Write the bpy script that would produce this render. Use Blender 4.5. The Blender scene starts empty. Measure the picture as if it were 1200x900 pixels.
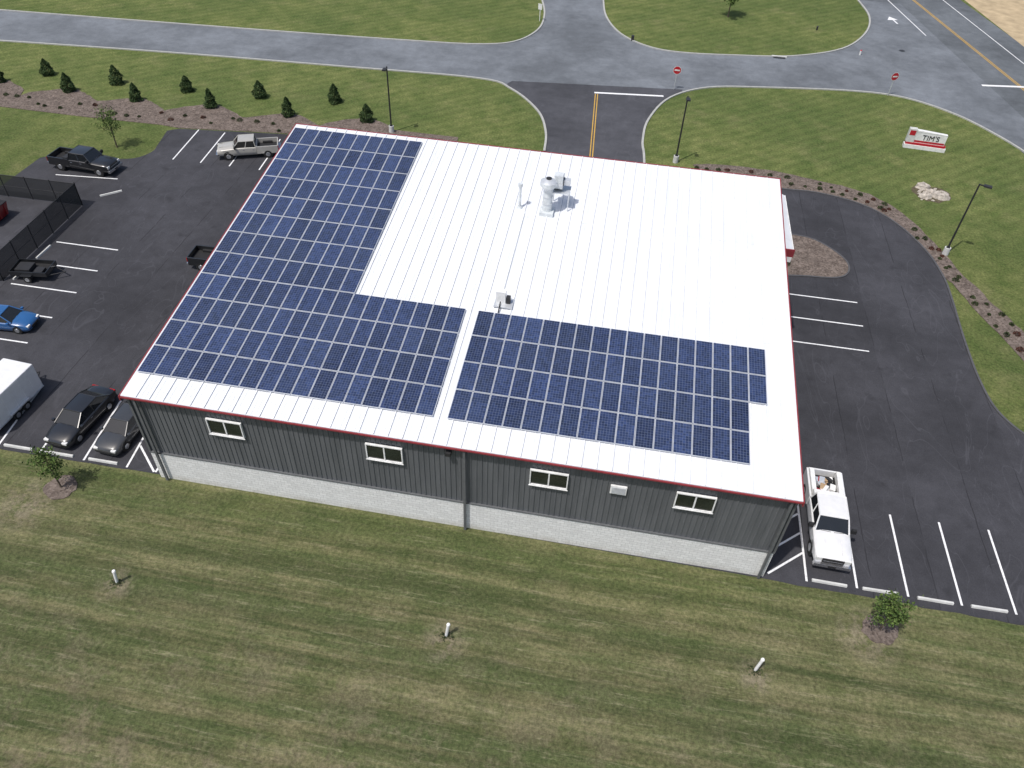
import bpy, math, random
from mathutils import Vector, Matrix
from mathutils.geometry import tessellate_polygon
random.seed(7)
scene=bpy.context.scene
# ------------------------------------------------------------------ node helpers
class NT:
    def __init__(s,name,rough=.8,spec=.3,metal=0.,coat=0.):
        s.m=bpy.data.materials.new(name);s.m.use_nodes=True;s.t=s.m.node_tree
        s.b=s.t.nodes["Principled BSDF"]
        s.b.inputs["Roughness"].default_value=rough
        s.b.inputs["Specular IOR Level"].default_value=spec
        s.b.inputs["Metallic"].default_value=metal
        s.b.inputs["Coat Weight"].default_value=coat
    def n(s,typ,**k):
        x=s.t.nodes.new(typ)
        for a,v in k.items(): setattr(x,a,v)
        return x
    def l(s,a,b): s.t.links.new(a,b)
    def coord(s,scale=(1,1,1),rot=0,kind="Object"):
        c=s.n("ShaderNodeTexCoord");m=s.n("ShaderNodeMapping")
        m.inputs["Scale"].default_value=scale;m.inputs["Rotation"].default_value=(0,0,rot)
        s.l(c.outputs[kind],m.inputs["Vector"]);return m.outputs["Vector"]
    def noise(s,scale,detail=3,rough=.55,vec=None,dist=0):
        x=s.n("ShaderNodeTexNoise");x.inputs["Scale"].default_value=scale;x.inputs["Detail"].default_value=detail
        x.inputs["Roughness"].default_value=rough;x.inputs["Distortion"].default_value=dist
        s.l(vec if vec is not None else s.coord(),x.inputs["Vector"]);return x.outputs["Fac"]
    def ramp(s,fac,stops):
        x=s.n("ShaderNodeValToRGB");e=x.color_ramp.elements
        while len(e)<len(stops): e.new(.5)
        for i,(p,c) in enumerate(stops):
            e[i].position=p;e[i].color=(c,c,c,1) if isinstance(c,(int,float)) else (*c,1)
        s.l(fac,x.inputs["Fac"]);return x.outputs["Color"]
    def mix(s,a,b,fac,mode="MIX"):
        x=s.n("ShaderNodeMix",data_type="RGBA",blend_type=mode)
        def put(v,i):
            if hasattr(v,"links"): s.l(v,x.inputs[i])
            else: x.inputs[i].default_value=(*v,1) if not isinstance(v,(int,float)) else (v,v,v,1)
        put(a,6);put(b,7)
        if hasattr(fac,"links"): s.l(fac,x.inputs[0])
        else: x.inputs[0].default_value=fac
        return x.outputs[2]
    def math(s,op,a,b=0.,c=None):
        x=s.n("ShaderNodeMath",operation=op)
        for i,v in enumerate((a,b) if c is None else (a,b,c)):
            if hasattr(v,"links"): s.l(v,x.inputs[i])
            else: x.inputs[i].default_value=v
        return x.outputs[0]
    def maprange(s,v,a,b,c=0.,d=1.):
        x=s.n("ShaderNodeMapRange");s.l(v,x.inputs[0])
        for i,q in enumerate((a,b,c,d)): x.inputs[i+1].default_value=q
        return x.outputs[0]
    def col(s,c):
        if hasattr(c,"links"): s.l(c,s.b.inputs["Base Color"])
        else: s.b.inputs["Base Color"].default_value=(*c,1)
    def bump(s,h,st=.3,d=.02):
        x=s.n("ShaderNodeBump");x.inputs["Strength"].default_value=st;x.inputs["Distance"].default_value=d
        s.l(h,x.inputs["Height"]);s.l(x.outputs[0],s.b.inputs["Normal"])
def simple(name,c,rough=.6,spec=.3,metal=0.,coat=0.,var=.12,sc=3.):
    k=NT(name,rough,spec,metal,coat);f=k.noise(sc,3)
    k.col(k.mix(tuple(v*(1-var) for v in c),tuple(min(1,v*(1+var)) for v in c),k.ramp(f,[(.3,0.),(.7,1.)])));return k.m
def grass_mat():
    k=NT("grass_mat",.95,.1)
    pos=k.n("ShaderNodeNewGeometry").outputs["Position"];sp=k.n("ShaderNodeSeparateXYZ");k.l(pos,sp.inputs[0])
    y=sp.outputs[1]
    big=k.noise(.07,3,.6);mid=k.noise(.45,5,.75);fine=k.noise(4.5,5,.82)
    streak=k.noise(1.,5,.75,k.coord((.06,2.1,1),math.radians(-3)),.3)
    streak2=k.noise(1.,4,.7,k.coord((.022,.46,1),math.radians(-1.5)),.5)
    green=k.mix((.078,.106,.031),(.146,.162,.058),k.ramp(mid,[(.36,0.),(.64,1.)]))
    green=k.mix(green,(.060,.090,.028),k.math("MULTIPLY",k.ramp(big,[(.4,0.),(.62,1.)]),.55))
    green=k.mix(green,(.20,.185,.09),k.math("MULTIPLY",k.ramp(k.noise(.2,5,.75),[(.54,0.),(.68,1.)]),.35))
    near=k.maprange(y,8.,-5.)
    dry=k.mix((.098,.112,.046),(.215,.195,.105),k.ramp(k.math("ADD",k.math("MULTIPLY",streak,.5),k.math("MULTIPLY",mid,.5)),[(.41,0.),(.61,1.)]))
    dry=k.mix(dry,(.060,.084,.031),k.math("MULTIPLY",k.ramp(streak2,[(.45,0.),(.55,1.)]),.72))
    c=k.mix(green,dry,k.math("MULTIPLY",near,.92))
    straw=k.ramp(k.noise(1.,5,.85,k.coord((.30,3.6,1),math.radians(4))),[(.54,0.),(.70,1.)])
    c=k.mix(c,(.35,.315,.205),k.math("MULTIPLY",straw,k.math("MULTIPLY",near,.60)))
    b=k.maprange(y,-7.,-19.,.16,1.)
    bare=k.ramp(k.noise(.33,7,.82),[(.49,0.),(.60,1.)])
    c=k.mix(c,(.20,.168,.112),k.math("MULTIPLY",bare,k.math("MULTIPLY",b,k.math("MULTIPLY",near,.85))))
    # worn soil where the young trees and standpipes were dug in
    wn=k.noise(1.3,5,.8)
    for (px,py,r) in ((-6.9,-3.6,2.4),(43.6,-2.7,2.2),(1.4,-7.7,1.3),(20.5,-7.6,1.5),(37.2,-6.3,1.3),(6.0,-19.3,3.0),(17.5,-19.6,3.2)):
        d=k.n("ShaderNodeVectorMath",operation="DISTANCE");k.l(pos,d.inputs[0]);d.inputs[1].default_value=(px,py,0)
        m=k.math("MULTIPLY",k.maprange(d.outputs["Value"],r,r*.2),k.ramp(wn,[(.42,0.),(.56,1.)]))
        c=k.mix(c,(.255,.215,.155),k.math("MULTIPLY",m,.8))
    w=k.n("ShaderNodeTexWave",wave_type="BANDS",bands_direction="X");w.inputs["Scale"].default_value=.24;w.inputs["Distortion"].default_value=3.5;w.inputs["Detail"].default_value=2;w.inputs["Detail Scale"].default_value=.5
    k.l(k.coord((1,1,1),math.radians(50)),w.inputs["Vector"])
    far=k.maprange(y,40.,48.)
    c=k.mix(c,k.mix(c,1.18,1.,"MULTIPLY"),k.math("MULTIPLY",far,w.outputs["Fac"]))
    w2=k.n("ShaderNodeTexWave",wave_type="BANDS",bands_direction="Y");w2.inputs["Scale"].default_value=.17;w2.inputs["Distortion"].default_value=3.2;w2.inputs["Detail"].default_value=3;w2.inputs["Detail Scale"].default_value=.6
    k.l(k.coord((.5,1,1),math.radians(-2)),w2.inputs["Vector"])
    c=k.mix(c,k.mix(c,.80,1.,"MULTIPLY"),k.math("MULTIPLY",near,w2.outputs["Fac"]))
    c=k.mix(c,k.ramp(fine,[(.28,.40),(.5,1.),(.74,1.75)]),1.,"MULTIPLY")
    k.col(c);k.bump(fine,.9,.10);return k.m
def asphalt_mat(name,c,marks=.35,seam=0.):
    k=NT(name,.85,.25)
    big=k.noise(.09,4,.65);mid=k.noise(.8,4,.7);fine=k.noise(24.,2,.8)
    a=k.mix(tuple(v*.80 for v in c),tuple(v*1.22 for v in c),k.ramp(big,[(.38,0.),(.62,1.)]))
    a=k.mix(a,k.ramp(mid,[(.3,.86),(.7,1.14)]),1.,"MULTIPLY")
    a=k.mix(a,k.ramp(fine,[(.25,.7),(.75,1.35)]),1.,"MULTIPLY")
    sc=k.ramp(k.noise(.7,2,.5,k.coord((.5,.16,1),.5),1.5),[(.492,0.),(.5,1.),(.508,0.)])
    a=k.mix(a,tuple(min(1,v*2.2) for v in c),k.math("MULTIPLY",sc,marks*.6))
    oil=k.ramp(k.noise(.55,3,.5),[(.64,0.),(.74,1.)])
    a=k.mix(a,tuple(v*.5 for v in c),k.math("MULTIPLY",oil,marks))
    if seam:
        s=k.n("ShaderNodeSeparateXYZ");k.l(k.coord(),s.inputs[0])
        for ax,pitch in ((0,3.7),):
            wob=k.math("MULTIPLY",k.noise(.5,3,.6),.25)
            fr=k.math("FRACT",k.math("DIVIDE",k.math("ADD",s.outputs[ax],wob),pitch))
            l_=k.math("LESS_THAN",fr,.016);br=k.ramp(k.noise(.25,3,.6),[(.46,0.),(.52,1.)])
            a=k.mix(a,tuple(v*.45 for v in c),k.math("MULTIPLY",k.math("MULTIPLY",l_,br),seam))
            lane=k.n("ShaderNodeTexWhiteNoise",noise_dimensions="1D");k.l(k.math("FLOOR",k.math("DIVIDE",k.math("ADD",s.outputs[ax],wob),pitch)),lane.inputs["W"])
            a=k.mix(a,k.ramp(lane.outputs["Value"],[(0.,.91),(1.,1.09)]),1.,"MULTIPLY")
    k.col(a);return k.m
def mulch_mat():
    k=NT("mulch_mat",.95,.1)
    v=k.n("ShaderNodeTexVoronoi");v.inputs["Scale"].default_value=7.;k.l(k.coord(),v.inputs["Vector"])
    c=k.mix((.080,.062,.052),(.21,.172,.148),v.outputs["Color"])
    c=k.mix(c,k.ramp(k.noise(1.2,4,.7),[(.3,.7),(.7,1.3)]),1.,"MULTIPLY");k.col(c);k.bump(v.outputs["Distance"],.8,.05);return k.m
def paint_mat(name,c):
    k=NT(name,.7,.3);f=k.ramp(k.noise(6.,5,.8),[(.30,.55),(.5,1.)]);k.col(k.mix(c,f,1.,"MULTIPLY"));return k.m
def leaf_mat(name,a,b):
    k=NT(name,.7,.2);g=k.n("ShaderNodeNewGeometry");k.col(k.mix(a,b,g.outputs["Random Per Island"]));return k.m
def panel_mat():
    k=NT("solar_cell_mat",.15,.5,0.,0.)
    uv=k.n("ShaderNodeTexCoord").outputs["UV"];sp=k.n("ShaderNodeSeparateXYZ");k.l(uv,sp.inputs[0])
    def line(o,n,w):
        fr=k.math("FRACT",k.math("MULTIPLY",o,float(n)));return k.math("GREATER_THAN",k.math("ABSOLUTE",k.math("SUBTRACT",fr,.5)),.5-w)
    ln=k.math("MAXIMUM",line(sp.outputs[0],6,.040),line(sp.outputs[1],12,.040))
    g=k.n("ShaderNodeNewGeometry")
    base=k.mix((.012,.020,.056),(.026,.043,.112),g.outputs["Random Per Island"])
    fl=k.n("ShaderNodeVectorMath",operation="FLOOR");mu=k.n("ShaderNodeVectorMath",operation="MULTIPLY");mu.inputs[1].default_value=(6,12,1)
    k.l(uv,mu.inputs[0]);k.l(mu.outputs[0],fl.inputs[0])
    ad=k.n("ShaderNodeVectorMath",operation="ADD");k.l(fl.outputs[0],ad.inputs[0])
    cb=k.n("ShaderNodeCombineXYZ");k.l(k.math("MULTIPLY",g.outputs["Random Per Island"],917.),cb.inputs[2]);k.l(cb.outputs[0],ad.inputs[1])
    wn=k.n("ShaderNodeTexWhiteNoise",noise_dimensions="3D");k.l(ad.outputs[0],wn.inputs["Vector"])
    base=k.mix(base,k.ramp(wn.outputs["Value"],[(0.,.65),(1.,1.4)]),1.,"MULTIPLY")
    dust=k.ramp(k.noise(.35,3,.6),[(.35,0.),(.7,1.)])
    base=k.mix(base,(.06,.08,.12),k.math("MULTIPLY",dust,.18))
    k.col(k.mix(base,(.17,.20,.28),k.math("MULTIPLY",ln,.78)));return k.m
def metal_roof():
    k=NT("roof_white_metal",.45,.35);
    a=k.noise(1.,4,.6,k.coord((2.2,.12,1)));b=k.noise(.12,3,.5);s=k.noise(.6,5,.75)
    c=k.mix((.655,.675,.70),(.75,.762,.78),k.ramp(a,[(.35,0.),(.65,1.)]));c=k.mix(c,(.63,.655,.69),k.math("MULTIPLY",k.ramp(b,[(.42,0.),(.7,1.)]),.6))
    c=k.mix(c,(.53,.54,.55),k.math("MULTIPLY",k.ramp(s,[(.56,0.),(.75,1.)]),.4));k.col(c);return k.m
def wall_metal():
    k=NT("wall_grey_metal",.42,.4);a=k.noise(1.,4,.6,k.coord((2.,2.,.25)))
    k.col(k.mix((.100,.106,.115),(.132,.138,.148),k.ramp(a,[(.35,0.),(.65,1.)])));return k.m
def block_mat():
    k=NT("split_block",.9,.2)
    c=k.n("ShaderNodeTexCoord");s=k.n("ShaderNodeSeparateXYZ");k.l(c.outputs["Object"],s.inputs[0]);cb=k.n("ShaderNodeCombineXYZ")
    k.l(k.math("ADD",s.outputs[0],s.outputs[1]),cb.inputs[0]);k.l(s.outputs[2],cb.inputs[1])
    br=k.n("ShaderNodeTexBrick");k.l(cb.outputs[0],br.inputs["Vector"]);br.inputs["Scale"].default_value=1.
    br.inputs["Brick Width"].default_value=.44;br.inputs["Row Height"].default_value=.22;br.inputs["Mortar Size"].default_value=.012
    br.inputs["Color1"].default_value=(.84,.84,.83,1);br.inputs["Color2"].default_value=(.74,.74,.73,1);br.inputs["Mortar"].default_value=(.58,.58,.57,1)
    f=k.noise(9.,4,.8);c2=k.mix(br.outputs["Color"],k.ramp(f,[(.25,.8),(.75,1.12)]),1.,"MULTIPLY")
    gr=k.math("MULTIPLY",k.maprange(s.outputs[2],.55,.0),k.ramp(k.noise(.9,4,.7),[(.35,.2),(.65,1.)]))
    k.col(k.mix(c2,(.34,.30,.22),k.math("MULTIPLY",gr,.55)));k.bump(f,.6,.04);return k.m
def fence_mat():
    k=NT("fence_mesh_mat",.8,.2);k.col((.030,.032,.034));k.b.inputs["Alpha"].default_value=.82;return k.m
M={}
M['grass']=grass_mat();M['lot']=asphalt_mat("lot_asphalt",(.044,.044,.050),.5,.8);M['entry']=asphalt_mat("entry_asphalt",(.062,.063,.071),.3)
M['road']=asphalt_mat("road_asphalt",(.138,.150,.165),.10);M['hwy']=asphalt_mat("highway_asphalt",(.110,.120,.130),.12)
M['mulch']=mulch_mat();M['white']=paint_mat("white_paint",(.78,.78,.78));M['yellow']=paint_mat("yellow_paint",(.56,.34,.07))
M['curb']=simple("curb_concrete",(.38,.38,.36),.9);M['dcurb']=simple("asphalt_curb",(.085,.085,.09),.9)
M['conc']=simple("concrete",(.55,.55,.53),.9);M['field']=simple("field_mat",(.42,.33,.21),.95,.1,sc=.6,var=.2)
M['panel']=panel_mat();M['frame']=simple("panel_frame",(.58,.60,.64),.4,.4,.3)
M['roof']=metal_roof();M['seam']=simple("roof_seam",(.80,.81,.83),.4);M['seamshade']=simple("roof_seam_shade",(.44,.46,.49),.5)
M['wall']=wall_metal();M['block']=block_mat();M['red']=simple("red_trim",(.235,.035,.042),.5)
M['wwhite']=simple("white_vinyl",(.78,.78,.77),.5);M['glass']=simple("window_glass",(.022,.026,.022),.06,.6,sc=.8,var=.4)
M['galv']=simple("galvanised",(.62,.64,.66),.35,.5,.4);M['dark']=simple("dark_metal",(.03,.03,.032),.5)
M['vent']=simple("pale_vent_metal",(.66,.69,.70),.4,.4,.15,var=.18,sc=2.)
M['downs']=simple("downspout_grey",(.12,.125,.13),.5)
M['tire']=simple("tire",(.02,.02,.02),.9);M['rim']=simple("rim",(.45,.46,.48),.3,.5,.7);M['chrome']=simple("chrome",(.6,.6,.62),.15,.5,.9)
M['cglass']=simple("car_glass",(.014,.016,.018),.04,.7,sc=1.);M['tail']=simple("tail_lamp",(.35,.01,.01),.2);M['head']=simple("head_lamp",(.7,.7,.68),.1)
M['plast']=simple("black_plastic",(.022,.022,.023),.6)
for n,c in dict(cblack=(.013,.014,.016),cgrey=(.04,.042,.045),csilver=(.40,.385,.35),cwhite=(.74,.74,.74),cblue=(.02,.10,.27),cred=(.3,.02,.02)).items():
    M[n]=simple("car_paint_"+n[1:],c,.28,.5,.0,.8,var=.05)
M['arb']=leaf_mat("arborvitae_leaf",(.020,.040,.014),(.062,.100,.034));M['leaf']=leaf_mat("tree_leaf",(.035,.070,.016),(.12,.17,.045))
M['shrub']=leaf_mat("shrub_leaf",(.018,.030,.012),(.06,.075,.03));M['shrubr']=leaf_mat("barberry_leaf",(.05,.018,.016),(.11,.055,.035))
M['bark']=simple("bark",(.13,.10,.075),.95,sc=12);M['rock']=simple("rock",(.40,.36,.31),.95,sc=4,var=.4);M['fence']=fence_mat()
M['signred']=simple("sign_red",(.42,.02,.03),.5);M['signwhite']=simple("sign_white",(.72,.72,.70),.5);M['tan']=simple("cardboard",(.40,.28,.17),.9)
M['orange']=simple("orange",(.5,.12,.03),.6);M['soil']=simple("soil",(.10,.085,.055),.95,.1,sc=5,var=.4)
# ------------------------------------------------------------------ mesh builder
class MB:
    def __init__(s): s.v=[];s.f=[];s.mi=[];s.ms=[];s.uv={}
    def m(s,n):
        if n not in s.ms: s.ms.append(n)
        return s.ms.index(n)
    def face(s,pts,mat,uv=None):
        b=len(s.v);s.v+=[tuple(p) for p in pts];s.f.append(tuple(range(b,b+len(pts))));s.mi.append(s.m(mat))
        if uv: s.uv[len(s.f)-1]=uv
    def mesh(s,vs,fs,mat):
        b=len(s.v);s.v+=[tuple(p) for p in vs];k=s.m(mat)
        for f in fs: s.f.append(tuple(b+i for i in f));s.mi.append(k)
    def box(s,x0,x1,y0,y1,z0,z1,mat,M4=None):
        vs=[Vector(p) for p in ((x0,y0,z0),(x1,y0,z0),(x1,y1,z0),(x0,y1,z0),(x0,y0,z1),(x1,y0,z1),(x1,y1,z1),(x0,y1,z1))]
        if M4: vs=[M4@v for v in vs]
        s.mesh(vs,[(0,3,2,1),(4,5,6,7),(0,1,5,4),(1,2,6,5),(2,3,7,6),(3,0,4,7)],mat)
    def cyl(s,p,q,r0,r1,mat,n=12,cap=True):
        p=Vector(p);q=Vector(q);d=(q-p).normalized();a=d.orthogonal().normalized();b=d.cross(a)
        vs=[p+(a*math.cos(t)+b*math.sin(t))*r0 for t in [2*math.pi*i/n for i in range(n)]]+[q+(a*math.cos(t)+b*math.sin(t))*r1 for t in [2*math.pi*i/n for i in range(n)]]
        fs=[(i,(i+1)%n,n+(i+1)%n,n+i) for i in range(n)]
        if cap: fs+=[tuple(range(n-1,-1,-1)),tuple(range(n,2*n))]
        s.mesh(vs,fs,mat)
    def loft(s,secs,mat,cap=True):
        n=len(secs[0]);vs=[p for q in secs for p in q];fs=[]
        for j in range(len(secs)-1):
            for i in range(n):
                a=j*n+i;b=j*n+(i+1)%n;fs.append((a,b,b+n,a+n))
        if cap: fs+=[tuple(range(n-1,-1,-1)),tuple(range((len(secs)-1)*n,len(secs)*n))]
        s.mesh(vs,fs,mat)
    def poly(s,pts,z,mat,z0=None):
        if z0 is not None:
            n=len(pts)
            for i in range(n):
                a=pts[i];b=pts[(i+1)%n];s.face([(a[0],a[1],z0),(b[0],b[1],z0),(b[0],b[1],z),(a[0],a[1],z)],mat)
        tri=tessellate_polygon([[Vector((p[0],p[1],0)) for p in pts]])
        out=[]
        for t in tri:
            a,b,c=[Vector((pts[i][0],pts[i][1])) for i in t]
            cr=(b-a).x*(c-a).y-(b-a).y*(c-a).x
            out.append(t if cr>0 else (t[0],t[2],t[1]))
        s.mesh([(p[0],p[1],z) for p in pts],out,mat)
    def strip(s,pts,w,z0,z1,mat,closed=False):
        P=[Vector(p[:2]) for p in pts];n=len(P);L=[];R=[]
        for i in range(n):
            a=P[i-1] if (i>0 or closed) else P[i];b=P[(i+1)%n] if (i<n-1 or closed) else P[i]
            d=(b-a).normalized();nn=Vector((-d.y,d.x));L.append(P[i]+nn*w/2);R.append(P[i]-nn*w/2)
        for i in range(n if closed else n-1):
            j=(i+1)%n
            s.face([(*R[i],z1),(*R[j],z1),(*L[j],z1),(*L[i],z1)],mat)
            if z0 is not None:
                s.face([(*R[i],z0),(*R[j],z0),(*R[j],z1),(*R[i],z1)],mat);s.face([(*L[j],z0),(*L[i],z0),(*L[i],z1),(*L[j],z1)],mat)
    def build(s,name,parent=None,loc=(0,0,0),rot=0,smooth=False,bevel=0,sc=1):
        me=bpy.data.meshes.new(name);me.from_pydata(s.v,[],s.f);
        for n in s.ms: me.materials.append(M[n])
        me.polygons.foreach_set("material_index",s.mi)
        if s.uv:
            u=me.uv_layers.new(name="UVMap")
            for fi,c in s.uv.items():
                for li,q in zip(me.polygons[fi].loop_indices,c): u.data[li].uv=q
        me.update();o=bpy.data.objects.new(name,me);scene.collection.objects.link(o)
        o.location=loc;o.rotation_euler=(0,0,rot);o.scale=(sc,sc,sc)
        if parent: o.parent=parent
        if smooth:
            for p in me.polygons: p.use_smooth=True
            me.set_sharp_from_angle(angle=math.radians(38))
        if bevel:
            b=o.modifiers.new("b","BEVEL");b.width=bevel;b.segments=2;b.limit_method='ANGLE'
        return o
def empty(name,loc=(0,0,0),rot=0,sc=1):
    e=bpy.data.objects.new(name,None);scene.collection.objects.link(e);e.location=loc;e.rotation_euler=(0,0,rot);e.scale=(sc,)*3;return e
def smooth(pts,n=6,closed=False):
    out=[];N=len(pts)
    g=(lambda i:pts[i%N]) if closed else (lambda i:pts[max(0,min(N-1,i))])
    for i in range(N if closed else N-1):
        p0,p1,p2,p3=[Vector(g(i+k)) for k in (-1,0,1,2)]
        for j in range(n):
            t=j/n;out.append(tuple(.5*((2*p1)+(p2-p0)*t+(2*p0-5*p1+4*p2-p3)*t*t+(3*p1-p0-3*p2+p3)*t**3)))
    if not closed: out.append(tuple(pts[-1]))
    return out
# ------------------------------------------------------------------ ground and roads (metres; x along the rear wall, y away from it)
b=MB();b.face([(-1500,-1500,0),(1500,-1500,0),(1500,1500,0),(-1500,1500,0)],'grass');b.build("ground")
FAR=smooth([(-62.6,72.8),(-25.9,75.1),(-4,76.8),(4.5,77.9),(9.2,80.2),(11.6,85.5),(11.6,92.0),(10.3,98.4)])
FARX=[(-220,60),(-110,69)]+FAR+[(7.5,115),(2,150)]
NEARC=smooth([(-55.5,62.8),(-33,64.7),(-10.7,66.0),(6.8,66.8),(11.5,64.6),(15.5,59.4),(17.2,54.2),(17.7,49.6)])
TOP=smooth([(19.5,101),(20.6,93.6),(23.2,87.1),(27.3,83.2),(32,82.2),(39.5,83.2),(47,85),(54.0,89.6),(58.2,96.8),(60.0,104.7),(59.4,112.6)])
ENTR=smooth([(28.6,47.2),(28.3,51.5),(28.0,54.8),(28.4,60.3),(30.7,67),(35.4,71.3),(42.8,73.2),(53.5,74.9),(59.7,74.4),(65,70.8),(68.6,65.9),(70.9,61.5)])
hl=lambda y:59.4+(112.6-y)*.215
main=FARX+[(11.5,150),(17.8,110)]+TOP+[(66,112.6),(75,61.5)]+ENTR[::-1][:-26]
main=main+[(32.2,69.9),(11.1,67.1)]+[p for p in NEARC[::-1] if p[0]<10.5 ]+[(-110,57.5),(-220,48)]
b=MB();b.poly(main,.016,'road');b.build("main_road")
b=MB();b.poly([(hl(260),260),(hl(260)+18,260),(hl(-150)+18,-150),(hl(-150),-150)],.010,'hwy');
b.strip([(64.3,114),(67.1,98.5)],.15,None,.026,'white')
for dx in (-.15,.15): b.strip([(68.5-.2147*85+dx,200),(68.5+dx,115.2),(75.8+dx,81.2),(75.8+dx+.2147*150,-68)],.13,None,.026,'yellow')
b.strip([(73.4-.197*85,200),(73.4,116.6),(78.5,90.7),(78.5+.205*150,-60)],.14,None,.026,'white')
b.strip([(70.6,81.2),(76.1,82.1)],.5,None,.028,'white')
b.face([(63.7,102.6,.028),(63.95,102.6,.028),(63.6,104.2,.028),(63.35,104.2,.028)],'white');b.face([(62.6,104.0,.03),(64.2,104.4,.03),(63.1,105.6,.03)],'white')
b.build("highway")
b=MB();b.poly([(77-.2*80,198),(160,198),(200,-60),(80.5+.2*160,-60),(80.5,97.7),(77,117.7)],.012,'field');b.build("crop_field")
b=MB();b.poly([(10.8,68.4)]+[(p[0],p[1]) for p in NEARC if p[1]<66.0 and p[0]>10]+[(17.7,45),(28.6,45)]+[p for p in ENTR[:26]]+[(33,70.6)],.006,'entry')
b.strip([(21.5,66.2),(29.9,67.3)],.40,None,.030,'white');
for dx in (-.14,.14): b.strip([(21.8+dx,65.9),(22.9+dx,47.6)],.11,None,.030,'yellow')
b.build("entry_drive")
RC=smooth([(30,47.2),(36,47.3),(42.8,47.4),(46.4,47.4),(50.4,46.0),(53.1,43.2),(55,38.9),(55.7,34.9),(55.7,31.5),(55.4,25.7),(55.4,20.6),(56,17.3),(58.0,15.0),(62,14.2)])
jit=lambda L,s=.1:[(p[0]+random.uniform(-s,s),p[1]+random.uniform(-s,s)) for p in L]
edge=[(-45,.2)]+[(x,.15+random.uniform(-.07,.07)-.0042*max(0,x)) for x in range(-44,-1)]+[(38,-.1)]+[(x,-.15+random.uniform(-.07,.07)-.012*(x-38)) for x in range(39,80)]
lot=edge+[(95,-1)]+[(95,12.5),(75,13.8)]+RC[::-1]+[(17,47.2),(5,47.4),(-10.8,46.8),(-21.9,45.3)]+smooth([(-22.9,44.6),(-22.3,41.5),(-22.1,39.8),(-23.2,38.1),(-26,37.4),(-31.3,36.8)],4)+[(-32.2,36.0),(-32.4,29.0),(-48,28.6)]
b=MB();b.poly(lot,.020,'lot');b.build("parking_lot")
b=MB();b.strip(FARX[:len(FAR)+3],.24,0,.13,'curb');b.build("kerb")
b=MB();b.strip([(-220,48),(-110,57.5)]+NEARC,.24,0,.13,'curb');b.build("kerb")
b=MB();b.strip([(17.8,110)]+TOP,.24,0,.13,'curb');b.build("kerb")
b=MB();b.strip(ENTR,.24,0,.13,'curb');b.build("kerb")
b=MB();b.strip(RC,.16,0,.10,'dcurb');b.build("kerb")
b=MB();z=.027
def ln(x0,y0,x1,y1,w=.13): b.strip([(x0,y0),(x1,y1)],w,None,z,'white')
for x in (46.3,49.3,52.3,55.3): ln(x,.3,x-.02,6.3)
ln(43.4,.3,43.4,6.2);ln(40.5,.2,40.5,6.0)
for y in (-.2,1.3,2.8): b.strip([(38.25,y+.5),(40.45,y+2.4)],.13,None,z+.003,'white')
for y in (29.1,25.9,22.7): ln(39.3,y,47.5,y)
for y in (22.7,19.5,16.4,13.1,10.0): ln(-21.8,y,-16,y)
for x in (-19.5,-16.5,-13.4,-10.2,-7.1,-4): ln(x+.25,38.8,x-.25,45.6)
ln(-28.7,33.3,-22.5,33.9)
for x in (-5.7,-2.7,-8.8,-11.8,-14.8): ln(x+.2,.3,x-.35,5.8)
for y in (0.3,1.6,2.9): b.strip([(-.6,y),(-2.6,y+1.9)],.13,None,z+.003,'white')
ln(-.5,.3,-.5,4.9)
b.build("parking_markings")
def stop(x,y,a=0):
    k=MB();k.loft([[(sx,-.09,.0),(sx,.09,.0),(sx,.06,.13),(sx,-.06,.13)] for sx in (-1.,1.)],'conc');o=k.build("wheel_stop",loc=(x,y,.02),rot=a)
for x in (41.8,44.7,47.8,50.8): stop(x,.35+random.uniform(-.05,.05),random.uniform(-.02,.02))
for x in (-10.2,-7.3,-4.2): stop(x,.45)
stop(-21.6,31.2,.75)
for y in (21,17.9): stop(-21.9,y,math.pi/2)
isl=smooth([(39.5,38.9),(43,38.7),(45,38.2),(47,36.1),(47.5,34.2),(46.6,32.6),(43.9,32.1),(39.5,32.3)],5,True)
b=MB();b.poly(isl,.09,'mulch');b.strip(isl,.14,0,.12,'dcurb',True);b.build("mulch_island")
mo=jit(smooth([(33.5,50.4),(35.9,51.1),(41.4,51.1),(46.6,50.1),(50.8,48.7),(53.7,46),(55.9,41),(57.2,36.6),(58.6,32.7),(60.2,28.8),(61.3,25.6),(63,20)]))
mi=[p for p in RC if p[0]>34 and p[1]>34.5]+jit(smooth([(56.1,34.3),(57.4,30.2),(58.9,26.0),(60.3,22.0),(61.7,19.3)]))
b=MB();b.poly(mo+mi[::-1],.05,'mulch',0);b.build("mulch_bed")
lowtrees=[(-38.4,51.1),(-29.8,50.7),(-20.9,51.1),(-11.7,51.1),(-2.8,52.0)];uptrees=[(-43.4,54.7),(-34.3,54.4),(-25.5,54.5),(-16.7,55),(-7.9,55.8)]
def arc(x):
    base=48.7+(x+45)*.02
    for tx,ty in lowtrees+[(-47.5,51.5)]:
        d=abs(x-tx)
        if d<4.5: base=max(base,ty+.8-2.5*(d/4.5)**1.3)
    return base
xs=[-75+.5*i for i in range(167)];up=[(x,arc(x)+random.uniform(-.12,.12) if x<0.5 else 50.6) for x in xs]
low=[(-75,45.9),(-43.4,45.6),(-33,45.5),(-24.3,45.7),(-21.9,45.45),(-10.8,46.95),(5,47.5),(8.4,47.5)]
b=MB();b.poly([p for p in up if p[0]<8.2]+low[::-1],.05,'mulch',0);b.build("mulch_bed")
for x,y in ((-5.6,-2.0),(44.3,-2.2)):
    b=MB();b.poly([(x+1.05*math.cos(t)*random.uniform(.85,1.1),y+.95*math.sin(t)*random.uniform(.85,1.1)) for t in [i*math.pi/10 for i in range(20)]],.05,'mulch',0);b.build("mulch_ring")
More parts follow.
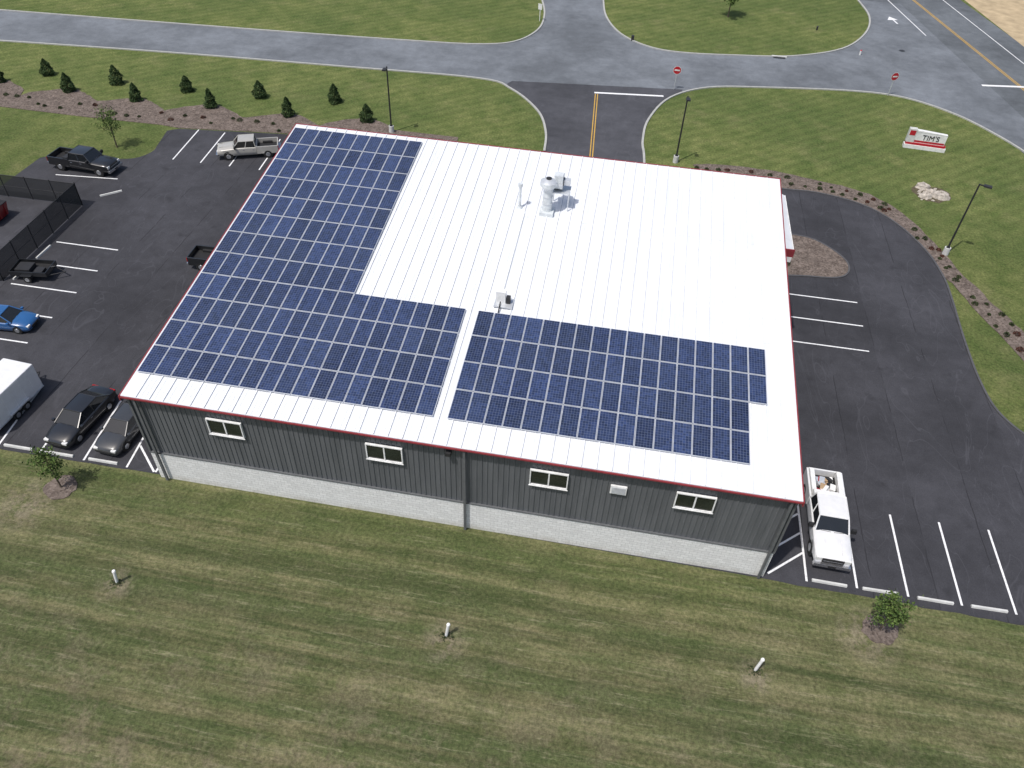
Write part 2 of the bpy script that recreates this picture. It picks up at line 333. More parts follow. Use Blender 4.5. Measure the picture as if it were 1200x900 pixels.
# ------------------------------------------------------------------ foliage
def leafquad(b,c,s,mat,up=.3):
    n=Vector((random.gauss(0,1),random.gauss(0,1),random.gauss(0,1)+up)).normalized();a=n.orthogonal().normalized()
    t=random.uniform(0,6.28);a=Matrix.Rotation(t,3,n)@a;d=n.cross(a);w=s*random.uniform(.6,1.2);h=w*random.uniform(.5,.9)
    b.face([c-a*w,c-d*h,c+a*w,c+d*h],mat)
def arbor(h,r):
    b=MB();b.cyl((0,0,0),(0,0,h*.4),.06,.04,'bark',8);ph=random.random()*6
    for i in range(1900):
        t=random.random()**1.25;z=.10+t*(h-.10);rr=r*((1-t)**.62)*(1 if t>.12 else .75+2*t)*(1+.14*math.sin(z*8+ph))
        a=random.uniform(0,6.28);q=rr*math.sqrt(random.uniform(.4,1));q*=1+.16*math.sin(3*a+z*4+ph)
        leafquad(b,Vector((q*math.cos(a),q*math.sin(a),z)),.09,'arb',.8)
    return b
for i,(x,y) in enumerate(lowtrees+uptrees):
    arbor(random.uniform(1.8,2.35),random.uniform(.74,.92)).build("arborvitae_tree",loc=(x,y,0),rot=random.random()*6)
arbor(2.0,.8).build("arborvitae_tree",loc=(-47.5,51.5,0))
def tree(name,loc,h,cr,dens=2200,ls=.10,tilt=0):
    b=MB();b.cyl((0,0,0),(tilt*.4,0,h*.45),.055*h/3,.04*h/3,'bark',9);b.cyl((tilt*.4,0,h*.45),(tilt,0,h*.9),.04*h/3,.012,'bark',8)
    cl=[]
    for i in range(13):
        a=i*2.4;z=h*(.38+.045*i);L=cr*(1-.035*i)*random.uniform(.6,1.05);t=z/h*tilt
        p=Vector((t,0,z));q=p+Vector((math.cos(a)*L,math.sin(a)*L,L*.55));b.cyl(p,q,.022*h/3,.007,'bark',6)
        for k in (.45,.75,1.): cl.append((p.lerp(q,k),cr*random.uniform(.22,.36)))
    cl.append((Vector((tilt,0,h*.93)),cr*.35))
    for i in range(dens):
        c,r=random.choice(cl);v=Vector([random.gauss(0,.5) for _ in range(3)])*r;leafquad(b,c+v,ls,'leaf',.8)
    return b.build(name,loc=loc,rot=random.random()*6)
tree("young_tree",(-26.0,39.9,0),3.9,1.35,1200,.085)
tree("young_tree",(38.5,98.6,0),5.2,1.9,3500,.13)
tree("young_tree",(-5.6,-2.0,0),3.4,1.05,1100,.08)
tree("young_tree",(44.3,-2.2,0),2.7,1.15,1600,.08)
def shrubs(name,pts,r0=.3):
    b=MB()
    for x,y in pts:
        r=r0*random.uniform(.6,1.25);m='shrubr' if random.random()<.22 else 'shrub'
        for i in range(130):
            a=random.uniform(0,6.28);e=math.asin(random.random());q=r*random.uniform(.6,1)
            leafquad(b,Vector((x+q*math.cos(a)*math.cos(e),y+q*math.sin(a)*math.cos(e),.04+q*math.sin(e)*.95)),.065,m)
    b.build(name)
P=[]
for i in range(0,len(mo)-2,2):
    o=Vector(mo[i]);
    for f in (.28,.7):
        j=min(range(len(mi)),key=lambda j:(Vector(mi[j])-o).length);q=o.lerp(Vector(mi[j]),f);
        if random.random()<.8: P.append((q.x+random.uniform(-.3,.3),q.y+random.uniform(-.2,.2)))
shrubs("shrub_row",P,.27)
P=[(x+random.uniform(-.4,.4),46.9+(0 if x<-20 else .5)+random.choice((0,1.3))+random.uniform(-.2,.2)) for x in [-48+1.6*i for i in range(30)]];shrubs("shrub_row",P,.30)
shrubs("shrub_row",[(40.5,37.5),(42,33.6),(41.2,35.5)],.3)
# ------------------------------------------------------------------ building
W=38.;D=28.13;H1=7.57;H2=10.79;SL=(H2-H1)/D
rz=lambda y:H1+SL*y
bld=empty("commercial_building")
def ribwall(name,p0,p1,z0,ztop,outv):
    b=MB();p0=Vector(p0);p1=Vector(p1);L=(p1-p0).length;d=(p1-p0)/L;o=Vector(outv);n=int(L/.305);st=L/n;pr=[]
    for i in range(n):
        for u,h in ((0,0),(.62,0),(.70,.04),(.92,.04)): pr.append((st*(i+u),h))
    pr.append((L,0))
    for (a,ha),(c,hc) in zip(pr[:-1],pr[1:]):
        A=p0+d*a+o*ha;C=p0+d*c+o*hc;b.face([(A.x,A.y,z0),(C.x,C.y,z0),(C.x,C.y,ztop(C.y)),(A.x,A.y,ztop(A.y))],'wall')
    b.build(name,bld)
zt=lambda y:rz(y)-.1
ribwall("rear_wall_cladding",(.1,.10),(W-.1,.10),2.45,lambda y:H1-.08,(0,-1))
ribwall("side_wall_cladding",(W-.1,.10),(W-.1,D-.1),2.45,zt,(1,0))
ribwall("front_wall_cladding",(W-.1,D-.1),(.1,D-.1),2.45,lambda y:rz(D)-.14,(0,1))
ribwall("side_wall_cladding",(.1,D-.1),(.1,.1),2.45,zt,(-1,0))
b=MB();b.box(0.04,W-.04,.02,.40,0,2.44,'block');b.box(0.04,.4,.405,D-.405,0,2.44,'block');b.box(W-.4,W-.04,.405,D-.405,0,2.44,'block');b.box(.04,W-.04,D-.40,D-.04,0,2.44,'block');b.build("block_base",bld)
b=MB();b.box(0,W,-.03,.09,2.442,2.52,'downs');b.build("base_cap",bld)
b=MB();x0,x1,y0,y1=-.12,W+.12,-.22,D+.15
b.mesh([(x0,y0,rz(y0)-.12),(x1,y0,rz(y0)-.12),(x1,y1,rz(y1)-.12),(x0,y1,rz(y1)-.12),(x0,y0,rz(y0)),(x1,y0,rz(y0)),(x1,y1,rz(y1)),(x0,y1,rz(y1))],[(0,3,2,1),(4,5,6,7),(0,1,5,4),(1,2,6,5),(2,3,7,6),(3,0,4,7)],'roof')
b.build("roof",bld)
def slopebox(b,xa,xb,ya,yb,dz0,dz1,mat):
    b.mesh([(xa,ya,rz(ya)+dz0),(xb,ya,rz(ya)+dz0),(xb,yb,rz(yb)+dz0),(xa,yb,rz(yb)+dz0),(xa,ya,rz(ya)+dz1),(xb,ya,rz(ya)+dz1),(xb,yb,rz(yb)+dz1),(xa,yb,rz(yb)+dz1)],[(0,3,2,1),(4,5,6,7),(0,1,5,4),(1,2,6,5),(2,3,7,6),(3,0,4,7)],mat)
b=MB();n=46
for i in range(1,n):
    x=W*i/n;slopebox(b,x-.03,x+.02,-.2,D+.1,.0,.06,'seam');slopebox(b,x+.022,x+.047,-.2,D+.1,.0,.008,'seamshade')  # dark strip beside each rib: seam shadow put in as colour
    for q in (.33,.66): 
        xx=x+(W/n)*q;slopebox(b,xx-.015,xx+.015,-.2,D+.1,.0,.014,'seam')
b.build("standing_seams",bld)
b=MB()
for y in (10.85,20.2): slopebox(b,0,W,y-.02,y+.02,.001,.017,'roof')
b.build("roof_lap_joints",bld)
b=MB();slopebox(b,x0-.07,x0-.002,y0-.1,y1+.1,-.30,.02,'red');slopebox(b,x1+.002,x1+.07,y0-.1,y1+.1,-.30,.02,'red');
b.box(x0,x1,y1+.002,y1+.10,rz(y1)-.3,rz(y1)+.03,'red');b.build("rake_trim",bld)
b=MB();b.box(x0,x1,y0-.10,y0-.012,rz(y0)-.13,rz(y0)-.04,'red');b.build("gutter",bld)
b=MB()
for x,y in ((.6,-.09),(20.0,-.09),(W-.35,-.09)):
    b.box(x-.07,x+.07,y-.14,y-.02,.1,H1-.2,'downs')
b.box(-.02,.12,-.0,.09,2.53,H1-.12,'downs');b.box(W-.12,W+.02,-.0,.09,2.53,H1-.12,'downs');b.build("downspouts",bld)
def window(xa,xb,za,zb):
    b=MB();y=-.06;t=.065
    b.box(xa+.01,xb-.01,y+.03,y+.12,za+.01,zb-.01,'glass')
    b.box(xa,xb,y-.04,y+.1,za,za+t,'wwhite');b.box(xa,xb,y-.04,y+.1,zb-t,zb,'wwhite')
    b.box(xa,xa+t,y-.04,y+.1,za+t,zb-t,'wwhite');b.box(xb-t,xb,y-.04,y+.1,za+t,zb-t,'wwhite')
    m=(xa+xb)/2;b.box(m-.04,m+.04,y-.02,y+.1,za+t,zb-t,'wwhite')
    b.box(xa-.04,xb+.04,y-.07,y-.041,za-.05,za-.001,'wwhite')
    b.build("window",bld)
for xa in (4.7,14.25,23.7,31.75): window(xa,xa+2.15,5.25,6.5)
b=MB();b.box(28.2,29.1,-.07,.05,5.55,6.2,'wwhite')
for i in range(7): b.box(28.27,29.03,-.10,-.072,5.6+i*.08,5.63+i*.08,'galv')
b.build("louver_vent",bld)
b=MB();b.box(18.95,19.25,-.3,.05,6.75,7.0,'dark');b.build("wall_light",bld)
b=MB()
for xa in (5,11,27,33): b.box(xa,xa+3.4,D-.06,D+.0,.1,4.0,'wwhite')
b.box(18,20.2,D-.06,D+.0,.1,2.3,'glass');b.box(W-.06,W,6,9.5,.1,4,'wwhite');b.build("doors",bld)
b=MB();za,zb2=9.3,9.0
b.mesh([(W+.2,21.0,za),(W+.95,21.0,zb2),(W+.95,28.9,zb2),(W+.2,28.9,za),(W+.2,21.0,za+.2),(W+.95,21.0,zb2+.2),(W+.95,28.9,zb2+.2),(W+.2,28.9,za+.2)],[(0,3,2,1),(4,5,6,7),(0,1,5,4),(1,2,6,5),(2,3,7,6),(3,0,4,7)],'roof')
b.box(W+.96,W+1.02,21.0,28.9,zb2-.1,zb2+.22,'wwhite');b.box(W+.2,W+1.02,20.9,20.99,8.8,9.4,'red');b.box(W+.2,W+.9,21.0,28.8,8.4,8.98,'wwhite');b.box(W+.2,W+.95,20.9,20.99,8.38,8.79,'wwhite')
for y in (21.3,28.4): b.cyl((W+.7,y,0),(W+.7,y,8.4),.1,.1,'wwhite')
b.box(W+.0,W+1.0,19.3,20.8,6.9,7.1,'wwhite');b.box(W+.0,W+1.0,19.2,19.29,6.6,7.15,'wwhite');b.build("entrance_canopy",bld)
# rooftop plant
b=MB();y=20.9;x=21.4;zz=rz(y)
b.box(x-.5,x+.5,y-.5,y+.5,zz-.1,zz+.25,'vent');b.cyl((x,y,zz+.25),(x,y,zz+1.9),.34,.33,'vent',24)
for q in (.8,1.35): b.cyl((x,y,zz+q),(x,y,zz+q+.05),.37,.37,'galv',24)
b.cyl((x,y,zz+1.9),(x,y,zz+2.2),.34,.55,'galv',24);b.cyl((x,y,zz+2.2),(x,y,zz+2.5),.58,.58,'vent',24);b.cyl((x,y,zz+2.5),(x,y,zz+2.7),.58,.25,'galv',24);b.cyl((x,y,zz+2.7),(x,y,zz+2.76),.2,.2,'dark',16)
# scroll housing of the utility fan on its stand
b.cyl((x+.3,y+.95,zz+2.1),(x+.95,y+.95,zz+2.1),.58,.58,'galv',28);b.cyl((x+.955,y+.95,zz+2.1),(x+1.0,y+.95,zz+2.1),.3,.3,'dark',18);b.box(x+.32,x+.93,y+.4,y+1.0,zz+1.8,zz+2.75,'vent')
b.box(x+1.0,x+1.45,y+.75,y+1.15,zz+1.9,zz+2.3,'galv');b.box(x+.2,x+1.5,y+.35,y+1.5,zz+1.42,zz+1.5,'galv')
for qx in (.25,1.4):
    for q in (.4,1.4): b.box(x+qx,x+qx+.06,y+q,y+q+.06,zz+.0,zz+1.42,'galv')
b.build("exhaust_fan",smooth=True)
b=MB();y=21.1;x=19.4;zz=rz(y);b.cyl((x,y,zz-.05),(x,y,zz+.15),.26,.16,'vent');b.cyl((x,y,zz),(x,y,zz+1.8),.09,.09,'vent',14);b.cyl((x,y,zz+1.7),(x,y,zz+1.95),.16,.16,'vent',14);b.build("vent_pipe",smooth=True)
b=MB();y=11.2;zz=rz(y);b.box(19.6,20.2,y-.1,y+.3,zz+.12,zz+.95,'wwhite');b.box(19.5,20.7,y-.5,y+.5,zz+.06,zz+.12,'galv')
b.box(20.25,20.5,y-.1,y+.2,zz+.12,zz+.6,'dark');b.cyl((19.9,y-.2,zz+.3),(19.9,y-1,zz-.0),.04,.04,'dark',8);b.build("electrical_disconnect")
b=MB();slopebox(b,19.86,19.885,11.7,20.6,.062,.08,'vent');b.build("roof_conduit",bld)
def array(cells,xo):
    b=MB();pw=1.047;ph=2.175;yo=1.5
    for c,r in cells:
        xa=xo+c*pw+.012+random.uniform(-.003,.003);xb=xa+pw-.026;ya=yo+r*ph+.02;yb=ya+ph-.045
        slopebox(b,xa,xb,ya,yb,.10,.145,'frame')
        f=.030;b.face([(xa+f,ya+f,rz(ya+f)+.149),(xb-f,ya+f,rz(ya+f)+.149),(xb-f,yb-f,rz(yb-f)+.149),(xa+f,yb-f,rz(yb-f)+.149)],'panel',[(0,0),(1,0),(1,1),(0,1)])
    for y in sorted({r for c,r in cells}):
        cs=[c for c,r in cells if r==y];xa=xo+min(cs)*pw;xb=xo+(max(cs)+1)*pw
        for q in (.5,1.65): slopebox(b,xa,xb,yo+y*ph+q,yo+y*ph+q+.05,.062,.098,'galv')
    b.build("solar_panel_array")
array([(c,r) for r in range(12) for c in range(17 if r<4 else 10)],.05)
array([(c,r) for r in range(4) for c in range(17 if r>1 else 16)],18.65)
# ------------------------------------------------------------------ vehicles (+x = front)
def wheels(b,xs,w,r):
    for x in xs:
        for s in (-1,1):
            b.cyl((x,s*(w-.10),r+.04),(x,s*(w+.012),r+.04),r*1.22,r*1.2,'plast',24)
            b.cyl((x,s*(w-.2),r),(x,s*(w+.03),r),r,r,'tire',24);b.cyl((x,s*w,r),(x,s*(w+.045),r),r*.62,r*.55,'rim',16)
def sec(x,w,zb,zs,zt):
    h=[(w*.9,zb),(w,zb+.14),(w*1.01,(zb+zs)/2),(w*.985,zs-.06),(w*.92,zs),(w*.55,zt),(0,zt+.01)]
    return [(x,y,z) for y,z in h]+[(x,-y,z) for y,z in h[::-1][1:]]
def green(b,xb0,xt0,xt1,xb1,wb,wt,zb,zt,paint,pill):
    bl=[(xb0,-wb,zb),(xb1,-wb*.97,zb),(xb1,wb*.97,zb),(xb0,wb,zb)];tp=[(xt0,-wt,zt),(xt1,-wt,zt),(xt1,wt,zt),(xt0,wt,zt)]
    b.mesh(bl+tp,[(0,1,5,4),(1,2,6,5),(2,3,7,6),(3,0,4,7)],'cglass')
    g=[]
    for i in range(5):
        x=xt0+(xt1-xt0)*i/4
        for j in range(5):
            y=-wt+2*wt*j/4;g.append((x,y,zt+.005+.05*(1-((j-2)/2)**2)*(1-.5*((i-2)/2)**2)))
    b.mesh(g,[(i*5+j,(i+1)*5+j,(i+1)*5+j+1,i*5+j+1) for i in range(4) for j in range(4)],paint)
    for a,c in zip(bl,tp): b.cyl(a,c,.05,.04,paint,6)
    for a,c in ((tp[0],tp[1]),(tp[2],tp[3]),(tp[1],tp[2]),(tp[3],tp[0])): b.cyl(a,c,.04,.04,paint,6)
    for x in pill:
        for s in (-1,1): b.cyl((x,s*wb*.985,zb),(xt0+(xt1-xt0)*((x-xb0)/(xb1-xb0)),s*wt,zt),.045,.04,paint,6)
def sedan(loc,rot,paint,sc=1.06):
    e=empty("parked_car",loc,rot,sc)
    b=MB();b.loft([sec(*s) for s in ((-2.45,.72,.36,.62,.66),(-2.36,.84,.26,.86,.92),(-2.0,.90,.2,.95,1.01),(-1.2,.92,.18,.95,.98),(0,.92,.18,.93,.96),(1.0,.92,.18,.91,.97),(1.7,.91,.2,.84,.91),(2.2,.86,.24,.72,.79),(2.38,.78,.3,.62,.67),(2.45,.68,.36,.5,.53))],paint)
    b.build("body",e,smooth=True)
    b=MB();green(b,-1.85,-1.05,.38,1.2,.84,.62,.93,1.42,paint,(-.35,));b.build("cabin",e,smooth=True)
    b=MB();wheels(b,(-1.42,1.48),.9,.33);b.build("wheels",e,smooth=True)
    b=MB()
    for s in (-1,1):
        b.box(2.15,2.41,s*.62-.16,s*.62+.16,.58,.71,'head');b.box(-2.44,-2.3,s*.62-.2,s*.62+.2,.72,.86,'tail');b.box(.95,1.12,s*1.0-.09,s*1.0+.09,.93,1.07,paint)
        b.box(-.9,1.3,s*.925-.012,s*.925+.012,.35,.38,'plast');b.box(.02,.16,s*.925-.02,s*.925+.02,.8,.83,'chrome')
        b.cyl((1.12,s*.5,.985),(1.16,s*.05,.99),.012,.012,'plast',5)
    b.box(2.36,2.47,-.42,.42,.38,.56,'plast');b.box(-2.48,-2.4,-.26,.26,.5,.62,'wwhite');b.build("lamps_and_trim",e,bevel=.01)
    return e
def pickup(loc,rot,paint,sc=1.05,cargo=None,toolbox=False):
    e=empty("pickup_truck",loc,rot,sc)
    b=MB();b.loft([sec(*s) for s in ((-.9,.98,.42,1.22,1.24),(0,.99,.42,1.24,1.26),(1.2,.99,.42,1.22,1.27),(1.5,.98,.42,1.18,1.25),(2.4,.97,.44,1.12,1.2),(2.85,.94,.5,1.06,1.13),(2.98,.88,.55,.98,1.02))],paint);b.build("body",e,smooth=True)
    b=MB();green(b,-.86,-.74,.78,1.36,.92,.76,1.22,1.84,paint,(.18,));b.build("cabin",e,smooth=True)
    b=MB()
    b.box(-3.05,-.92,-.88,.88,.62,.82,'plast')
    for s in (-1,1):
        b.box(-3.05,-.92,s*.94-.055,s*.94+.055,.5,1.28,paint);b.box(-2.45,-1.5,s*.76-.12,s*.76+.12,.83,1.02,'plast')
    b.box(-3.1,-3.0,-.88,.88,.6,1.27,paint);b.box(-.99,-.925,-.88,.88,.82,1.3,paint)
    if toolbox: b.box(-1.5,-1.0,-.87,.87,1.0,1.36,'dark')
    b.build("cargo_bed",e,bevel=.02)
    b=MB();wheels(b,(-1.98,1.95),.97,.4);b.build("wheels",e,smooth=True)
    b=MB()
    for s in (-1,1):
        b.box(2.8,3.0,s*.74-.15,s*.74+.15,.82,1.02,'head');b.box(-3.12,-3.02,s*.9-.07,s*.9+.07,.85,1.2,'tail');b.box(1.1,1.25,s*1.12-.13,s*1.12+.13,1.22,1.5,'plast')
        b.box(-.7,-.5,s*1.0-.012,s*1.0+.012,1.0,1.04,'chrome');b.box(.25,.45,s*1.0-.012,s*1.0+.012,1.0,1.04,'chrome')
        b.cyl((1.36,s*.6,1.275),(1.4,s*.08,1.285),.014,.014,'plast',5);b.box(1.5,2.75,s*.42-.012,s*.42+.012,1.19,1.235,paint)
    b.box(2.9,3.03,-.56,.56,.72,1.0,'plast');b.box(2.95,3.05,-.5,.5,.84,.88,'chrome');b.box(2.93,3.15,-.95,.95,.45,.68,'chrome');b.box(-3.25,-3.1,-.93,.93,.5,.66,'chrome');b.box(3.14,3.17,-.2,.2,.5,.62,'plast')
    b.build("lamps_and_trim",e,bevel=.015)
    if cargo:
        b=MB();r=random.Random(3)
        b.box(-1.3,-1.0,-.8,.8,.83,1.5,'wwhite');b.box(-2.95,-1.32,-.86,-.62,1.03,1.42,'wwhite');b.box(-2.95,-1.32,.62,.86,1.03,1.42,'wwhite')
        for i in range(22):
            x=r.uniform(-2.8,-1.5);y=r.uniform(-.45,.45);s=r.uniform(.10,.24);T=Matrix.Translation((x,y,.84+s))@Matrix.Rotation(r.uniform(0,3),4,'Z')@Matrix.Rotation(r.uniform(-.3,.3),4,'X')
            b.box(-s,s,-s*.7,s*.7,-s*.6,s*.6,r.choice(['tan','wwhite','cred','galv','tan','dark']),T)
        b.build("bed_cargo",e,bevel=.01)
    return e
pickup((41.9,4.55,.02),math.radians(-91),'cwhite',1.12,cargo=True)
sedan((-7.35,3.4,.02),math.radians(-95),'cblack',1.08);sedan((-4.0,3.3,.02),math.radians(-94),'cgrey',1.02)
pickup((-12.2,41.6,.02),math.radians(202),'csilver',1.0);pickup((-26.4,35.1,.02),math.radians(-3),'cblack',1.08,toolbox=True)
pickup((-5.6,22.4,.02),math.radians(2),'cblack',1.0);sedan((-18.8,11.6,.02),math.radians(4),'cblue',1.0)
e=empty("dumpster",(-29.2,24.6,.02),math.radians(90))
b=MB();b.loft([[(-1.1,-.8,.15),(1.1,-.8,.15),(1.1,.8,.15),(-1.1,.8,.15)],[(-1.25,-1.0,1.35),(1.25,-1.0,1.35),(1.25,1.0,1.6),(-1.25,1.0,1.6)]],'cred')
for x in (-.8,0,.8): b.box(x-.05,x+.05,-1.02,-.9,.3,1.3,'cred')
b.build("bin",e);b=MB()
for s in (-1,1): b.mesh([(s*.63-.6,-1.02,1.37),(s*.63+.6,-1.02,1.37),(s*.63+.6,1.0,1.63),(s*.63-.6,1.0,1.63),(s*.63-.6,-1.02,1.42),(s*.63+.6,-1.02,1.42),(s*.63+.6,1.0,1.68),(s*.63-.6,1.0,1.68)],[(0,3,2,1),(4,5,6,7),(0,1,5,4),(1,2,6,5),(2,3,7,6),(3,0,4,7)],'plast')
b.build("lids",e)
e=empty("utility_trailer",(-20.4,17.9,.02),math.radians(8))
b=MB();b.box(-1.6,1.4,-.9,.9,.5,.58,'plast')
for s in (-1,1):
    b.box(-1.6,1.4,s*.9-.03,s*.9+.03,.58,.95,'cblack');b.cyl((-.2,s*.95,.33),(-.2,s*1.15,.33),.33,.33,'tire',20);b.cyl((-.2,s*1.1,.33),(-.2,s*1.17,.33),.18,.18,'rim',14)
    b.box(-.65,.25,s*1.06-.13,s*1.06+.13,.68,.72,'cblack');b.cyl((1.4,s*.6,.5),(2.5,0,.5),.05,.05,'dark',8)
b.box(1.34,1.4,-.88,.88,.58,.95,'cblack');b.box(-1.62,-1.56,-.88,.88,.58,.95,'cblack');b.box(-1.3,-.1,-.6,.5,.58,.95,'dark');b.box(.2,.9,-.6,.1,.58,.8,'dark');b.build("bed",e,bevel=.01)
e=empty("enclosed_trailer",(-13.0,3.4,.02),math.radians(-4))
b=MB();b.box(-1.15,1.15,-2.4,2.4,.45,2.5,'cwhite');b.build("box_body",e,bevel=.06)
b=MB()
for s in (-1,1):
    b.box(s*1.17-.02,s*1.17+.02,-2.38,2.38,.42,.5,'galv');b.box(s*1.26-.1,s*1.26+.1,-.9,.9,.66,.74,'galv')
    for y in (-.45,.45): b.cyl((s*1.16,y,.34),(s*1.34,y,.34),.33,.33,'tire',18);b.cyl((s*1.3,y,.34),(s*1.35,y,.34),.18,.18,'rim',14)
    b.box(s*.9-.05,s*.9+.05,-2.44,-2.405,.6,.75,'tail');b.box(s*.03-.012,s*.03+.012,-2.42,-2.402,.55,2.4,'galv')
    for y in (-1.6,-.8,0,.8,1.6): b.box(s*1.155-.006,s*1.155+.006,y-.015,y+.015,.52,2.42,'wwhite')
b.box(-.2,.2,-.2,.2,2.5,2.6,'vent')
b.cyl((-.6,2.4,.5),(0,3.5,.5),.05,.05,'dark');b.cyl((.6,2.4,.5),(0,3.5,.5),.05,.05,'dark');b.build("chassis",e)
# ------------------------------------------------------------------ fence
b=MB()
def fence(pts,h=2.3):
    for (x0,y0),(x1,y1) in zip(pts[:-1],pts[1:]):
        L=math.hypot(x1-x0,y1-y0);n=max(1,round(L/2.6));p=Vector((x0,y0,0));q=Vector((x1,y1,0))
        for i in range(n+1):
            c=p.lerp(q,i/n);b.cyl((c.x,c.y,0),(c.x,c.y,h+.08),.045,.045,'dark',8)
        b.cyl((x0,y0,h),(x1,y1,h),.03,.03,'dark',6);b.cyl((x0,y0,h*.5),(x1,y1,h*.5),.02,.02,'dark',6);b.face([(x0,y0,.08),(x1,y1,.08),(x1,y1,h),(x0,y0,h)],'fence')
fence([(-48,28.4),(-23.0,28.7)]);fence([(-23.0,28.7),(-22.6,16.6)]);fence([(-22.6,16.6),(-26.5,14.8)])
b.build("chain_link_fence")
# ------------------------------------------------------------------ lamps, signs, small things
def lamp(x,y,a):
    e=empty("street_lamp",(x,y,0),a)
    b=MB();b.cyl((0,0,0),(0,0,.75),.28,.27,'conc',20);b.build("concrete_base",e,smooth=True)
    b=MB();b.box(-.16,.16,-.16,.16,.75,.80,'dark');b.cyl((0,0,.78),(0,0,7.2),.09,.07,'dark',10);b.box(-.05,.6,-.04,.04,7.1,7.18,'dark');b.build("pole",e,smooth=True)
    b=MB();b.box(.35,1.0,-.2,.2,7.08,7.22,'dark');b.box(.42,.93,-.15,.15,7.06,7.078,'head');b.build("lamp_head",e,bevel=.02)
lamp(.6,50.1,-1.6);lamp(31.7,50.6,-1.5);lamp(56.7,38.6,-.3)
def stopsign(x,y,a):
    e=empty("stop_sign",(x,y,0),a);b=MB();b.box(-.03,.03,-.03,.03,0,2.6,'galv');b.build("post",e)
    b=MB();R=.52
    for r,yy,m in ((R,-.05,'signwhite'),(R*.93,-.054,'signred')):
        b.face([(r*math.cos(math.pi/8+i*math.pi/4),yy,2.4+r*math.sin(math.pi/8+i*math.pi/4)) for i in range(8)],m)
    b.face([(R*math.cos(math.pi/8+i*math.pi/4),-.035,2.4+R*math.sin(math.pi/8+i*math.pi/4)) for i in range(8)],'galv')
    b.box(-.32,.32,-.062,-.056,2.32,2.48,'signwhite');b.build("octagon_plate",e)
stopsign(31.1,69.7,0);stopsign(57.7,74.7,.35)
e=empty("traffic_sign",(11.3,89.1,0),-.3);b=MB();b.box(-.04,.04,-.04,.04,0,2.2,'signwhite');b.box(-.3,.3,-.06,-.042,1.6,2.4,'signwhite');b.build("post_and_plate",e)
b=MB();b.box(45-.8,45.8,83.6,84.1,0,.06,'dark');b.box(44.0,46.0,84.1,84.35,0,.15,'conc');b.build("storm_drain")
b=MB();b.cyl((62.4,91.2,0),(62.4,91.2,.03),.4,.4,'dark',16);b.build("manhole_cover")
b=MB();b.cyl((51.3,96.5,0),(51.3,96.5,.5),.14,.12,'dark',10);b.cyl((51.3,96.5,.5),(51.3,96.5,.56),.17,.10,'dark',10);b.build("utility_stub")
b=MB();b.cyl((56.2,88.0,0),(56.2,88,.6),.12,.12,'signwhite',10);b.cyl((56.2,88.0,.6),(56.2,88,.7),.15,.06,'signred',10);b.build("utility_stub")
b=MB();b.box(24.8,25.2,84.8,85.2,0,.7,'dark');b.build("utility_box",bevel=.03)
e=empty("monument_sign",(59.1,60.4,0),math.radians(-4))
b=MB();b.box(-2.2,2.2,-.35,.35,0,.45,'signwhite');b.box(-2.1,2.1,-.28,.28,.45,.7,'signred');b.build("base",e,bevel=.02)
b=MB();b.box(-2.0,1.9,-.2,.2,.7,1.9,'signwhite');b.box(-2.15,-1.35,-.26,.26,.7,2.2,'conc');b.box(-1.3,1.85,-.215,-.204,.78,.98,'signred');b.box(-2.05,-1.45,-.275,-.264,1.5,2.05,'signred')
b.mesh([(-1.3,-.22,1.9),(1.9,-.22,1.9),(1.9,.22,1.9),(-1.3,.22,1.9),(-1.3,-.22,2.1),(-1.3,.22,2.1)],[(0,1,4),(3,5,2),(1,2,5,4),(0,4,5,3)],'signwhite');b.build("panel",e)
cu=bpy.data.curves.new("lettering","FONT");cu.body="TIM'S";cu.size=.8;cu.extrude=.01;cu.align_x='CENTER';cu.materials.append(M['dark'])
t=bpy.data.objects.new("lettering",cu);scene.collection.objects.link(t);t.parent=e;t.location=(.3,-.23,1.12);t.rotation_euler=(math.pi/2,0,0)
def rock(x,y,r,seed,b):
    q=random.Random(seed);n=9;vs=[];fs=[]
    for i in range(5):
        ph=i/4*math.pi/2
        for j in range(n):
            a=j/n*6.283;rr=r*math.cos(ph)*q.uniform(.75,1.15)+.01;vs.append((x+rr*math.cos(a),y+rr*.8*math.sin(a),r*.6*math.sin(ph)*q.uniform(.8,1.1)))
    for i in range(4):
        for j in range(n): fs.append((i*n+j,i*n+(j+1)%n,(i+1)*n+(j+1)%n,(i+1)*n+j))
    fs.append(tuple(range(4*n,5*n)));b.mesh(vs,fs,'rock')
b=MB();rock(57.2,51.3,.8,1,b);rock(58.6,49.6,.95,2,b);rock(57.1,49.3,.7,3,b);rock(57.9,50.4,.55,4,b);rock(59.0,50.5,.4,9,b)
b.poly([(57.9+1.9*math.cos(t)*random.uniform(.8,1.1),50.0+1.8*math.sin(t)*random.uniform(.8,1.1)) for t in [i*math.pi/9 for i in range(18)]],.02,'soil')
for i in range(45): rock(57.9+random.gauss(0,.75),49.9+random.gauss(0,.75),random.uniform(.08,.25),i+20,b)
b.build("rock_pile")
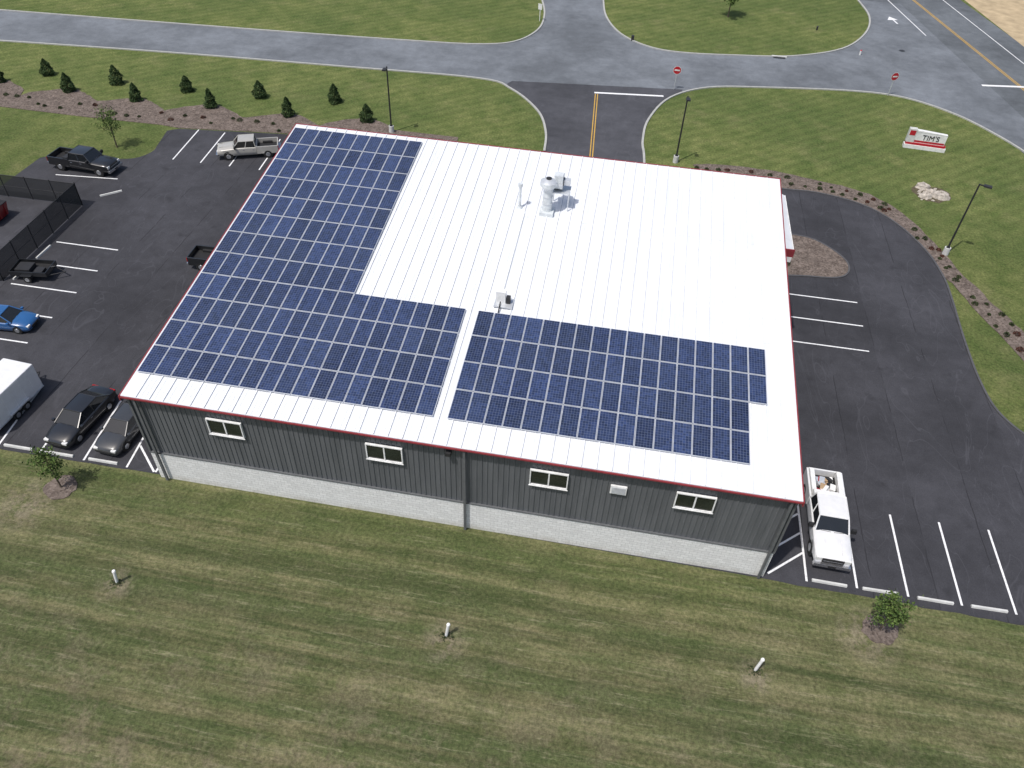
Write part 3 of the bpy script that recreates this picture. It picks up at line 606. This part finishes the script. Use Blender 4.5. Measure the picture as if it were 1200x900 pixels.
for x,y in ((1.4,-7.6),(20.5,-7.2),(37.2,-6.0)):
    b=MB();b.cyl((0,0,0),(.13,.06,1.1),.085,.085,'wwhite',12);b.cyl((.13,.06,1.1),(.13,.06,1.17),.11,.08,'wwhite',12)
    for i in range(90): leafquad(b,Vector((random.gauss(0,.18),random.gauss(-.05,.15),random.uniform(.02,.16))),.06,'shrub')
    b.build("standpipe_marker",loc=(x,y,0),smooth=True)
# ------------------------------------------------------------------ light
sd=Vector((.62,.78,-2.0)).normalized()
sl=bpy.data.lights.new("sun","SUN");sl.energy=3.3;sl.angle=math.radians(1.0);sl.color=(1,.965,.92);so=bpy.data.objects.new("sun",sl);scene.collection.objects.link(so);so.rotation_euler=sd.to_track_quat('-Z','Y').to_euler();so.location=(-30,-40,80)
w=bpy.data.worlds.new("World");scene.world=w;w.use_nodes=True;nt=w.node_tree;sk=nt.nodes.new("ShaderNodeTexSky");sk.sky_type='NISHITA';sk.sun_disc=False
sk.sun_elevation=math.asin(-sd.z);sk.sun_rotation=math.atan2(-sd.x,-sd.y)%(2*math.pi);sk.dust_density=3.;nt.links.new(sk.outputs[0],nt.nodes["Background"].inputs[0]);nt.nodes["Background"].inputs[1].default_value=.13
# ------------------------------------------------------------------ camera (surveyed drone position)
pi_,ro,ya=[math.radians(v) for v in (43.617,2.666,-8.124)]
f=Vector((math.sin(ya)*math.cos(pi_),math.cos(ya)*math.cos(pi_),-math.sin(pi_)));r0=Vector((math.cos(ya),-math.sin(ya),0));u0=r0.cross(f)
r=math.cos(ro)*r0+math.sin(ro)*u0;u=-math.sin(ro)*r0+math.cos(ro)*u0
cd=bpy.data.cameras.new("camera");cd.sensor_width=36;cd.lens=908.72/1200*36;cd.clip_end=5000;co=bpy.data.objects.new("camera",cd);scene.collection.objects.link(co)
co.matrix_world=Matrix(((r.x,u.x,-f.x,26.412),(r.y,u.y,-f.y,-27.709),(r.z,u.z,-f.z,39.379),(0,0,0,1)));scene.camera=co
scene.view_settings.view_transform='Standard';scene.view_settings.look='None';scene.view_settings.exposure=0
